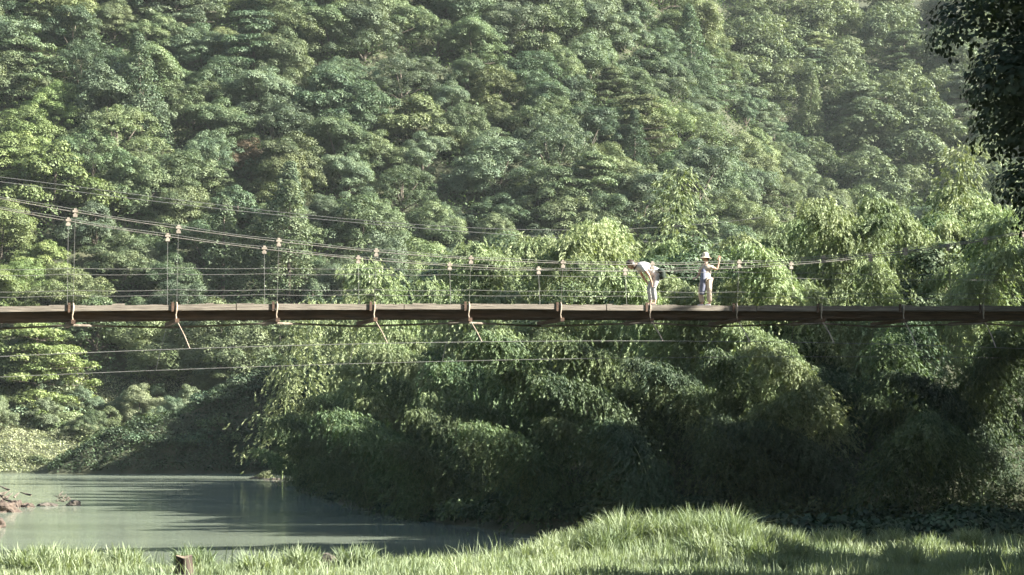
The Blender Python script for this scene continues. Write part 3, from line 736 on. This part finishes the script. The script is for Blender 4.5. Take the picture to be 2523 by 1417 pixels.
def fingers(wr, d, side, curl=.5, sc=1.0):
    """palm and five fingers from wrist wr along unit vector d; side = unit vector across the palm"""
    wr = Vector(wr); d = Vector(d).normalized(); side = Vector(side); side = (side - d * side.dot(d)).normalized(); nrm = d.cross(side)
    palm = wr + d * .05 * sc; ch = [[(tuple(wr), .024), (tuple(palm), (.030, .018))]]
    for i, (o, l) in enumerate(((-.030, .062), (-.011, .076), (.010, .080), (.030, .072))):
        a = palm + d * .035 * sc + side * o; b = a + (d * (1 - curl * .3) + nrm * curl * .5) * l * .55; c = b + (d * (1 - curl) + nrm * curl) * l * .5
        ch.append([(tuple(palm), (.030, .018)), (tuple(a), .010), (tuple(b), .009), (tuple(c), .007)])
    a = palm - d * .02 + side * .045; b = a + (d * .8 + side * .5) * .04
    ch.append([(tuple(palm), (.030, .018)), (tuple(a), .011), (tuple(b), .009)])
    return ch
def head_mesh(c, face, up, r=.105):
    """head with brow, nose, mouth, chin, eye hollows and ears; c centre, face and up unit vectors"""
    bm = bmesh.new(); bmesh.ops.create_uvsphere(bm, u_segments=32, v_segments=24, radius=1)
    face = Vector(face).normalized(); up = Vector(up); up = (up - face * up.dot(face)).normalized(); rt = face.cross(up)
    for v in bm.verts:
        x, y, z = v.co                        # x right, y face, z up
        w_ = 1 - .22 * max(0, -z) ** 1.5
        x2, y2, z2 = x * .74 * w_, y * .90 * (1 - .10 * max(0, -z)), z * 1.15
        if y > 0:
            fr = math.exp(-((x / .16) ** 2 + ((z + .12) / .22) ** 2)); y2 += .20 * fr                       # nose
            y2 += .07 * math.exp(-((x / .26) ** 2 + ((z + .50) / .08) ** 2))                                # lips
            y2 += .10 * math.exp(-((x / .28) ** 2 + ((z + .86) / .18) ** 2))                                # chin
            for sx in (-1, 1): y2 -= .11 * math.exp(-(((x - sx * .34) / .17) ** 2 + ((z - .06) / .12) ** 2))  # eye hollows
            y2 += .05 * math.exp(-((z - .26) / .1) ** 2) * (y > .4)                                         # brow
        for sx in (-1, 1):
            e = math.exp(-(((y + .02) / .16) ** 2 + ((z - 0) / .24) ** 2)) if sx * x > .8 else 0
            x2 += sx * .16 * e                                                                              # ears
        v.co = Vector(c) + (rt * x2 + face * y2 + up * z2) * r
    me = bpy.data.meshes.new('head'); bm.to_mesh(me); bm.free()
    for p in me.polygons: p.use_smooth = True
    return me
def join_mesh(name, a, b, mat):
    bm = bmesh.new(); bm.from_mesh(a); bm.from_mesh(b); me = bpy.data.meshes.new(name); bm.to_mesh(me); bm.free()
    for p in me.polygons: p.use_smooth = True
    me.materials.append(mat); return me
def cap_mesh(name, c, face, up, r, mat, low=-.15, shift=-.12, sx=1.0):
    """hair: a shell over the top and back of the head"""
    bm = bmesh.new(); bmesh.ops.create_uvsphere(bm, u_segments=28, v_segments=20, radius=1)
    face = Vector(face).normalized(); up = Vector(up); up = (up - face * up.dot(face)).normalized(); rt = face.cross(up)
    kill = [v for v in bm.verts if v.co.z < (.28 if v.co.y > .25 else low - .35 * (v.co.y < -.2))]
    bmesh.ops.delete(bm, geom=kill, context='VERTS')
    for v in bm.verts:
        x, y, z = v.co; k = 1 + .035 * noise.noise(v.co * 5)
        v.co = Vector(c) + (rt * x * .84 * sx + face * (y * .98 + shift) + up * (z * 1.22)) * r * k
    g = bmesh.ops.solidify(bm, geom=bm.faces[:], thickness=.012)
    me = bpy.data.meshes.new(name); bm.to_mesh(me); bm.free()
    for p in me.polygons: p.use_smooth = True
    me.materials.append(mat); return me
def person(loc_s, off, label, build):
    p = bpt(loc_s, off, deck_z(loc_s) - .008)
    r = empty('person', tuple(p), TH); tag(r, label, 'person')
    build(r); return r

def bent(r):
    # faces left (-u), bent at the waist, hands braced on the knees
    hipL, hipR = (.20, .10, .93), (.20, -.10, .93); pel = (.20, 0, .96)
    knL, knR = (.02, .12, .50), (.05, -.11, .52); anL, anR = (.06, .13, .09), (.10, -.12, .09)
    waist = (.06, 0, 1.06); chest = (-.18, 0, 1.17); upc = (-.33, 0, 1.20); neck = (-.43, 0, 1.20); hd = (-.55, 0, 1.19)
    ch = [[(pel, (.15, .13)), (waist, (.13, .115)), (chest, (.15, .125)), (upc, (.14, .10)), (neck, (.062, .062)), (hd, (.07, .08))]]
    for sgn, hip, kn, an in ((1, hipL, knL, anL), (-1, hipR, knR, anR)):
        ch.append([(pel, (.15, .13)), (hip, .105), (((hip[0] + kn[0]) / 2, hip[1], (hip[2] + kn[2]) / 2), .085), (kn, .062), ((kn[0] + .03, kn[1], .3), .058), (an, .042), ((an[0] - .13, an[1], .045), (.045, .03))])
        sh = (-.33, sgn * .19, 1.15); el = (-.14, sgn * .24, .90); wr = (.0, sgn * .15, .66)
        ch.append([(upc, (.14, .10)), (sh, .062), (el, .042), (wr, .028)])
        ch += fingers(wr, (.02, 0, -1), (0, sgn * -1, 0), .5)
    body = skin_mesh('body', ch, M['skin'])
    me = join_mesh('body', body, head_mesh((-.60, 0, 1.19), (-.86, -.12, -.5), (-.5, 0, .86), .115), M['skin'])
    link('body', me, r)
    link('hair', cap_mesh('hair', (-.60, 0, 1.19), (-.86, -.12, -.5), (-.5, 0, .86), .145, M['hair'], low=-.7, shift=-.05, sx=1.08), r)
    sc = [[(waist, (.17, .16)), (chest, (.19, .175)), (upc, (.175, .15)), ((-.47, 0, 1.20), (.095, .09))], [(waist, (.17, .16)), ((.14, 0, 1.0), (.165, .15))]]
    for sgn in (1, -1):
        sh = (-.33, sgn * .19, 1.15); el = (-.22, sgn * .23, .99)
        sc.append([(upc, (.165, .125)), (sh, .085), (el, .078)])
    link('t_shirt', skin_mesh('t_shirt', sc, M['white']), r)
    tr = []
    for sgn, hip, kn, an in ((1, hipL, knL, anL), (-1, hipR, knR, anR)):
        tr.append([((.21, 0, .95), (.168, .150)), (hip, .125), (((hip[0] + kn[0]) / 2, hip[1], (hip[2] + kn[2]) / 2), .106), (kn, .085), ((kn[0] + .03, kn[1], .3), .082), ((an[0], an[1], .14), .08)])
    link('trousers', skin_mesh('trousers', tr, M['trouser']), r)
    for sgn, an in ((1, anL), (-1, anR)):
        link('shoe', skin_mesh('shoe', [[((an[0] + .03, an[1], .055), (.05, .05)), ((an[0] - .08, an[1], .045), (.05, .042)), ((an[0] - .16, an[1], .038), (.042, .030))]], M['shoe']), r)
    # waist bag worn at the back
    link('waist_bag', skin_mesh('waist_bag', [[((.16, -.17, 1.06), (.08, .08)), ((.30, -.17, 1.03), (.12, .12)), ((.33, -.18, .88), (.12, .12)), ((.22, -.20, .80), (.08, .07))]], M['bag']), r)
SP1 = s_of(1603, PB + .45)
person(SP1, .45, 'person in white T-shirt and pale trousers bending forward, hands on knees, on the bridge', bent)

def waving(r):
    pel = (0, 0, .80); waist = (-.01, 0, .93); chest = (-.01, 0, 1.08); upc = (0, 0, 1.19); neck = (-.01, 0, 1.28); hd = (-.02, 0, 1.36)
    ch = [[(pel, (.13, .11)), (waist, (.115, .10)), (chest, (.13, .105)), (upc, (.115, .085)), (neck, (.05, .05)), (hd, (.06, .07))]]
    legs = ((1, (-.07, .08, .76), (-.16, .09, .43), (-.10, .10, .08)), (-1, (.04, -.08, .76), (.05, -.09, .43), (.06, -.09, .08)))
    for sgn, hip, kn, an in legs:
        ch.append([(pel, (.13, .11)), (hip, .09), (((hip[0] + kn[0]) / 2, hip[1], (hip[2] + kn[2]) / 2), .075), (kn, .055), ((kn[0] * .6 + an[0] * .4, kn[1], .28), .052), (an, .036), ((an[0] - .12, an[1], .04), (.04, .026))])
    shR, elR, wrR = (.10, -.13, 1.17), (.27, -.17, 1.10), (.335, -.19, 1.36)
    ch.append([(upc, (.115, .085)), (shR, .055), (elR, .038), (wrR, .025)]); ch += fingers(wrR, (.05, 0, 1), (-1, 0, 0), .25)
    shL, elL, wrL = (-.10, .14, 1.17), (-.17, .18, .95), (-.27, .10, .86)
    ch.append([(upc, (.115, .085)), (shL, .055), (elL, .038), (wrL, .025)]); ch += fingers(wrL, (-.9, -.3, -.2), (0, 1, .2), .5)
    body = skin_mesh('body', ch, M['skin'])
    link('body', join_mesh('body', body, head_mesh((-.03, -.01, 1.415), (-.8, -.55, -.15), (0, 0, 1), .10), M['skin']), r)
    link('hair', cap_mesh('hair', (-.03, -.01, 1.415), (-.8, -.55, -.15), (0, 0, 1), .105, M['hair'], low=-.6), r)
    # straw hat: crown and brim turned on a lathe
    prof_ = [(.0, .145), (.055, .140), (.088, .115), (.102, .06), (.108, .0), (.125, -.008), (.165, -.022), (.19, -.036), (.188, -.042), (.16, -.029), (.105, -.008)]
    V, Q = [], []; n = 28
    for rad, z in prof_:
        for j in range(n):
            a = 2 * math.pi * j / n; V.append((-.03 + rad * math.cos(a), -.01 + rad * math.sin(a), 1.475 + z + .008 * math.sin(3 * a) * (rad > .12) - .04 * math.cos(a) * rad))
    for i in range(len(prof_) - 1):
        for j in range(n): Q.append((i * n + j, i * n + (j + 1) % n, (i + 1) * n + (j + 1) % n, (i + 1) * n + j))
    link('straw_hat', np_mesh('straw_hat', V, Q, M['straw'], smooth=True), r)
    link('shirt', skin_mesh('shirt', [[(waist, (.145, .125)), (chest, (.155, .13)), (upc, (.14, .11)), ((-.01, 0, 1.26), (.07, .07))], [(waist, (.145, .125)), ((0, 0, .80), (.15, .13))],
         [(upc, (.14, .11)), (shR, .075), ((.19, -.15, 1.135), .068)], [(upc, (.14, .11)), (shL, .075), ((-.14, .16, 1.06), .068)]], M['khaki']), r)
    link('apron', skin_mesh('apron', [[((-.085, -.045, 1.15), (.065, .085)), ((-.095, -.05, 1.0), (.085, .115)), ((-.105, -.05, .80), (.10, .12)), ((-.12, -.04, .60), (.10, .12)), ((-.14, -.02, .40), (.08, .11)), ((-.14, -.01, .33), (.07, .10))]], M['slate']), r)
    tr = []
    for sgn, hip, kn, an in legs:
        tr.append([((0, 0, .80), (.145, .125)), (hip, .108), (((hip[0] + kn[0]) / 2, hip[1], (hip[2] + kn[2]) / 2), .098), (kn, .085), ((kn[0] * .6 + an[0] * .4, kn[1], .28), .08), ((an[0], an[1], .12), .075)])
    link('trousers', skin_mesh('trousers', tr, M['khaki']), r)
    for sgn, hip, kn, an in legs:
        link('shoe', skin_mesh('shoe', [[((an[0] + .03, an[1], .05), (.045, .045)), ((an[0] - .07, an[1], .04), (.045, .036)), ((an[0] - .15, an[1], .034), (.036, .026))]], M['white']), r)
SP2 = s_of(1742, PB + .55)
person(SP2, .55, 'person in straw hat and dark apron raising one hand, standing on the bridge', waving)

# ------------------------------------------------------------------ near bank: grass, stump, stones
def grass(name, n, xr, yr, hfun, width, label, seed, cond=None, bend=.45, var=(.55, .75)):
    g = np.random.default_rng(seed)
    X = g.uniform(*xr, n); Y = g.uniform(*yr, n)
    z, zn, zb, zc, zd = height(X, Y, True)
    h = hfun(X, Y) * (var[0] + var[1] * g.random(n) ** 1.5)
    k = (z > .02) & in_frame(X, Y, 1.07) & (h > .03)
    if cond is not None: k &= cond(X, Y, z)
    X, Y, z, h = X[k], Y[k], z[k], h[k]; n = len(X)
    a = g.random(n) * 6.283; d = np.stack([np.cos(a), np.sin(a), 0 * a], 1)
    clump = .5 + .5 * np.sin(X * 2.1 + 3 * np.sin(Y * .8)) * np.cos(Y * 1.7 + 2 * np.sin(X * .9))
    lean = (bend * (.25 + 1.3 * g.random(n) ** 2))[:, None]
    b = g.random(n) * 6.283; wv = np.stack([np.cos(b), np.sin(b), 0 * b], 1) * (width * (.6 + .8 * g.random(n)))[:, None] * .5
    base = np.stack([X, Y, z - .03], 1); rows = []
    for s_, wf in ((0, .8), (.4, 1), (.75, .7), (1, .1)):
        c = base + d * lean * (h * s_ ** 2)[:, None] + UP * (h * (s_ - .35 * lean[:, 0] * s_ ** 2.5))[:, None]
        rows.append(c - wv * wf); rows.append(c + wv * wf)
    V = np.stack(rows, 1).reshape(-1, 3); o = (np.arange(n) * 8)[:, None]
    Q = np.concatenate([o + np.array([0, 1, 3, 2]), o + np.array([2, 3, 5, 4]), o + np.array([4, 5, 7, 6])], 0)
    tone = np.clip(.15 + .45 * clump + .45 * g.random(n), 0, 1)
    me = np_mesh(name, V, Q, M['grass'], np.concatenate([tone] * 3))
    tag(link(name, me), label, None, None, 'stuff'); return n
def mound(X, Y):
    up_ = np.clip((X - 1.3) / 1.6, 0, 1) * np.clip((6.8 - X) / 1.0, 0, 1)
    return up_ * np.exp(-(Y - 51.3) ** 2 / 12) * (.85 + .2 * np.sin(X * 2.6 + .5) + .12 * np.sin(X * 7.1))
STUMP = (-7.22, 43.8)
def clear(X, Y): return (np.hypot(X - STUMP[0], Y - STUMP[1]) > .34) & ~((np.abs(X - STUMP[0] * Y / STUMP[1]) < .22) & (Y < STUMP[1]) & (Y > 42.6))
def gh(X, Y):
    base = np.interp(X, [-12, -4, 0], [.16, .18, .26]) + .10 * np.sin(X * 1.3 + Y) * np.sin(Y * .9 - X * .6) + .10 * np.sin(X * 3.7) * np.cos(Y * 2.9)
    return np.maximum(base, .1) + .16 * mound(X, Y)
print('blades', grass('grass', 170000, (-14, 19), (38, 60), gh, .018, 'bright short grass covering the near river bank', 3, cond=lambda X, Y, z: clear(X, Y)))
# taller tussocks standing out of it
tg = np.random.default_rng(12); TX = tg.uniform(-13, 16, 150); TY = tg.uniform(43, 55, 150)
keep = tg.random(150) < .35 + .65 * mound(TX, TY); TX, TY = TX[keep], TY[keep]
TX = np.concatenate([TX, tg.uniform(1.5, 6.7, 34)]); TY = np.concatenate([TY, 51 + tg.normal(size=34) * 1.6])
def th(X, Y):
    d = np.min(np.hypot(X[:, None] - TX, Y[:, None] - TY), 1)
    return np.where(d < .45, .50 + .40 * mound(X, Y), 0) * np.clip(1.25 - d, 0, 1)
print('tussocks', len(TX), grass('tall_grass', 430000, (-14, 17), (42, 56), th, .027, 'taller arching grass tussocks rising out of the near bank', 4, bend=.75, var=(.45, 1.05), cond=lambda X, Y, z: clear(X, Y)))

print('stalks', grass('grass_stalks', 15000, (-14, 17), (41, 58), lambda X, Y: .34 + .22 * np.sin(X * 2.3 + Y) * np.sin(Y * 1.1) + .45 * mound(X, Y), .014, 'thin pale stalks standing above the near grass', 14, bend=.6, var=(.5, 1.1), cond=lambda X, Y, z: clear(X, Y)))

# ------------------------------------------------------------------ stones, driftwood, stump
def rock_mesh(seed, sx, sy, sz, mat, name='rock', rough=.5):
    bm = bmesh.new(); bmesh.ops.create_icosphere(bm, subdivisions=4, radius=1)
    for v in bm.verts:
        k = 1 + rough * noise.noise(v.co * 1.3 + Vector((seed * 3.1, 0, 0))) + .5 * rough * noise.noise(v.co * 3.1 + Vector((0, seed, 0)))
        v.co = Vector((v.co.x * sx, v.co.y * sy, max(v.co.z, -.6) * sz)) * k
    me = bpy.data.meshes.new(name); bm.to_mesh(me); bm.free()
    me.materials.append(mat); return me
def on_water(px, py, z=0.0):
    # point of the level z seen at the pixel
    v = CY - py; dy = math.cos(TILT) * F - math.sin(TILT) * v; dz = math.sin(TILT) * F + math.cos(TILT) * v
    k = (z - CAMZ) / dz; return Vector(((px - CX) * k, dy * k, z))
rocks = [((8, 1262), .8, .6, .5, 'redrock', 'biggest reddish rock standing in the water at the left edge'),
         ((38, 1250), .42, .4, .36, 'redrock', 'reddish rock in the water just right of the biggest one'),
         ((70, 1250), .25, .3, .20, 'redrock', 'small brown rock between the red rocks and the flat stones'),
         ((118, 1247), .55, .4, .16, 'rock', 'long flat pale stone in the water'),
         ((182, 1246), .45, .4, .23, 'rock', 'pale stone at the right end of the row in the water'),
         ((-20, 1300), .8, .5, .4, 'redrock', 'reddish rock low in the water at the frame edge')]
for i, ((px, py), sx, sy, sz, mt, lab) in enumerate(rocks):
    p = on_water(px, py); o = link('rock', rock_mesh(i + 2, sx * .9, sy, sz, M[mt]), None, tuple(p)); tag(o, lab, 'rock', 'rocks in the river'); o.rotation_euler.z = i
for i, (px, py, sx, lab) in enumerate([(632, 1180, .55, 'left flat stone of the debris in mid river'), (672, 1183, .75, 'right flat stone of the debris in mid river'), (700, 1182, .3, 'tiny stone trailing the debris in mid river')]):
    p = on_water(px, py); tag(link('rock', rock_mesh(i + 20, sx, .5, .16, M['rock']), None, tuple(p)), lab, 'rock', 'debris in mid river')
for k_, (px0, py0, w_, lab) in enumerate([(4, 1238, 1.0, 'tangle of brown driftwood on the rocks at the left edge'), (150, 1240, .55, 'low driftwood sticks between the pale stones in the water')]):
    p = on_water(px0, py0); gd = np.random.default_rng(50 + k_); dr = empty('driftwood', tuple(p)); tag(dr, lab, 'driftwood')
    for i in range(16):
        a = gd.uniform(0, 3.14); e_ = gd.uniform(-.05, .75); l_ = gd.uniform(.35, .95) * w_; d_ = Vector((math.cos(a), math.sin(a), e_)).normalized(); c_ = Vector((gd.normal() * .45 * w_, gd.normal() * .3, .12 + abs(gd.normal()) * .28 * w_))
        t = Tube(); t.tube([c_ - d_ * l_ * .5, c_ + Vector((0, 0, gd.normal() * .05)), c_ + d_ * l_ * .5], [.06 * w_, .05 * w_, .015], k=6)
        link('stick', t.mesh('stick', M['drift'], True), dr)
p = on_water(650, 1180)
r_ = empty('water_plant', tuple(p)); tag(r_, 'small tuft of plants on the debris in mid river', 'plant'); a_, b_ = shrub(91, .75, 'pale', .16)
link('foliage', a_, r_); link('stem', b_, r_)
# tree stump at the near edge of the water
px, py = 458, 1412; Yst = STUMP[1]; q = at(456, 1371, Yst); q.x = STUMP[0]; zg = float(height(q.x, Yst))
st = empty('tree_stump', (q.x, Yst, zg)); tag(st, 'dark cut tree stump in the grass at the lower left', 'stump')
topz = q.z - zg
V, Q = [], []; n = 20
for i, (zz, rad) in enumerate([(-.25, .26), (0, .21), (.1, .185), (topz * .6, .175), (topz, .17)]):
    for j in range(n):
        a = 2 * math.pi * j / n; k = 1 + .13 * math.sin(5 * a + i * .3) + .09 * math.sin(9 * a + i)
        V.append((rad * k * math.cos(a), rad * k * math.sin(a), zz + (.035 * math.sin(2 * a + 1) if i == 4 else 0)))
for i in range(4):
    for j in range(n): Q.append((i * n + j, i * n + (j + 1) % n, (i + 1) * n + (j + 1) % n, (i + 1) * n + j))
link('trunk', np_mesh('trunk', V, Q, M['stump'], smooth=True), st)
V2 = [v for v in V[-n:]] + [(0, 0, topz + .005)]; 
link('cut_top', np_mesh('cut_top', V2, [(j, (j + 1) % n, n, n) for j in range(n)] if False else [(j, j + 1, (j + 2) % n, n) for j in range(0, n, 2)], M['cut']), st)
for i, (px, py, sx, sz, lab) in enumerate([(815, 1378, .45, .22, 'brownish rock half hidden in the grass, the left of the pair'), (858, 1388, .38, .16, 'low brownish rock in the grass, the right of the pair'), (492, 1385, .22, .12, 'small pale rock beside the tree stump')]):
    q = at(px, py, 48.6); z = float(height(q.x, 48.6)); o = link('rock', rock_mesh(i + 40, sx, .4, sz + .1, M['rock']), None, (q.x, 48.6, max(z, 0) + .12)); tag(o, lab, 'rock', 'rocks in the near grass')
# shrubs on the far bank shelf and along both shores
SH = [shrub(61, 1.3, 'pale', .2), shrub(62, 1.0, 'vine', .18), shrub(63, 1.5, 'grey', .22, 28), shrub(64, 1.2, 'bamboo', .2)]
rs = np.random.default_rng(33)
slook = ['rounded pale shrub', 'low green shrub', 'greyish bushy shrub', 'pale feathery shrub']
def put_shrub(X, Y, sc, i, lab, grp, mat=None):
    z = float(height(X, Y)); plant(None, mat, (X, Y, z - .1), sc, rs.random() * 6.28, lab, 'shrub', grp, name='shrub', proto=SH[i], pn=('foliage', 'stem'))
ns = 0
for j in range(400):
    X = rs.uniform(-56, -14); Y = rs.uniform(183, 203); z, zn, zb, zc, zd = [float(v) for v in height(X, Y, True)]
    if zc < z - .01 or z < .3 or z > 8: continue
    if abs(Y - np.interp(X, [-62, -41.5], [189.5, 191.5])) < 2.2 and X < -42: continue
    if z < 4.5 and X < -28 and rs.random() < .72: continue
    px, py = proj((X, Y, z))
    if px < -20: continue
    i = int(rs.integers(0, 4)); hgt = 'by the water' if z < 1.5 else 'midway up the bank' if z < 4 else 'at the foot of the forest'
    put_shrub(X, Y, rs.uniform(.6, 1.35), i, '%s on far bank %s, under %s hanger' % (slook[i], hgt, ORD[max(0, min(10, int(round((px - 177) / 225))))]), 'shrubs on the far bank'); ns += 1
for j in range(150):
    t_ = rs.random() * 6.99; a = int(t_); f = t_ - a; X = shore[a][0] * (1 - f) + shore[min(a + 1, 7)][0] * f; Y = shore[a][1] * (1 - f) + shore[min(a + 1, 7)][1] * f
    X += rs.uniform(.2, 1.6); Y += rs.uniform(-.3, 1.2)
    if abs(X) > .259 * Y * 1.03 or float(height(X, Y)) < -.1: continue
    i = int(rs.choice([1, 3])); px, py = proj((X, Y, 0))
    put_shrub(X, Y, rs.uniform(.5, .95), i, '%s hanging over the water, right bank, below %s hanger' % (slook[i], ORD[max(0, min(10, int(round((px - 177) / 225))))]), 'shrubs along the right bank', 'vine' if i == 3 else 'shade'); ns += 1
# shrubs standing where the near grass meets the dark bank
for j in range(46):
    X = rs.uniform(6.8, 17); Y = rs.uniform(56.5, 61.5)
    if abs(X) > .259 * Y: continue
    i = int(rs.choice([1, 3])); px, py = proj((X, Y, 0))
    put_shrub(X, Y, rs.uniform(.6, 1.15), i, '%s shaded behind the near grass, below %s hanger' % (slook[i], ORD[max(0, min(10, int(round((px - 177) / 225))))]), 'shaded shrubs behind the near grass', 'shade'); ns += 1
for j in range(60):
    X = -42 + 27 * (j + rs.random()) / 60; Y = rs.uniform(186, 196); i = int(rs.choice([0, 1, 2])); px, py = proj((X, Y, 0))
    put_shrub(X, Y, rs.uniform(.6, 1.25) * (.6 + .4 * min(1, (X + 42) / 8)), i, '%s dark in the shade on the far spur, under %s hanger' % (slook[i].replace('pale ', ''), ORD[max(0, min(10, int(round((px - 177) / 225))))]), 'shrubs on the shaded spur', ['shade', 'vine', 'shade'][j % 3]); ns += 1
print('shrubs', ns)

# ------------------------------------------------------------------ dark tree at the upper right and the wood that shades it (right of the frame)
def big_tree(seed, R0, H, leaf, nb, dens, mat, zc0=.45):
    global rng; rng = np.random.default_rng(seed)
    D = rand_dirs(nb); rad = rng.uniform(.5, 1.1, nb) * R0 / 4.5
    C = np.array([0, 0, H * (.5 + zc0 / 2)]) + D * np.array([R0, R0, H * (1 - zc0) / 2]) * (.35 + .65 * rng.random((nb, 1)) ** .5)
    P, N, L, W, t = blobs_to_leaves(C, rad, dens, leaf)
    tb = Tube(); tb.tube([(0, 0, -.5), (.1, 0, H * .3), (0, .2, H * .6), (0, 0, H * .9)], [.4, .3, .2, .05])
    for i in range(14):
        a = Vector((0, 0, H * (.3 + .03 * i))); b = Vector(C[i]); tb.tube([a, a.lerp(b, .5) + Vector((0, 0, .5)), b], [.14, .08, .02])
    return foliage_mesh('crown', P, N, L, W, t, M[mat]), tb.mesh('trunk', M['bark'], True)
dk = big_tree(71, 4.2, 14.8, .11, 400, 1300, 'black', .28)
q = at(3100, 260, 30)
tr = empty('shade_tree', (q.x, 30, float(height(q.x, 30)))); tag(tr, 'near tree with leaves darkened for shade hanging in at the upper right corner', 'tree')
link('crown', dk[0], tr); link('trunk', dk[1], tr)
wood = big_tree(72, 5.0, 20, .42, 150, 170, 'deep', .22)
for i, (x, y, s_) in enumerate([(22, 55.3, .87), (22.3, 59.0, .76), (23.5, 68, .62), (29, 54, .95), (29, 56.5, .9), (17.4, 47.0, .37), (17.2, 42.5, .40), (16.6, 38.5, .45), (20, 43.5, .5), (20, 37, .55), (19.5, 29, 1.1), (19, 24, 1.0), (25, 27, 1.2)]):  # unseen trees; the low one farthest back is added only to block sun
    o = empty('shade_tree', (x, y, float(height(x, y)) - .2), i * 1.3); o.scale = (s_, s_, s_)
    tag(o, 'tall dark tree of the wood to the right of the river bend', 'tree', 'trees of the wood to the right')
    link('crown', wood[0], o); link('trunk', wood[1], o)

# ------------------------------------------------------------------ air
def haze():
    t = Tube(); t.box((0, 400, 70), (440, 0, 0), (0, 620, 0), (0, 0, 75))
    m, n, l = new_mat('haze'); out = n.new('ShaderNodeOutputMaterial'); v = n.new('ShaderNodeVolumePrincipled')
    v.inputs['Color'].default_value = (.84, .93, .92, 1); v.inputs['Density'].default_value = HAZE; v.inputs['Anisotropy'].default_value = .1
    l.new(v.outputs[0], out.inputs['Volume'])
    tag(link('haze', t.mesh('haze', m)), 'thin pale haze filling the valley', None, None, 'stuff')
HAZE = .00010
if HAZE: haze()
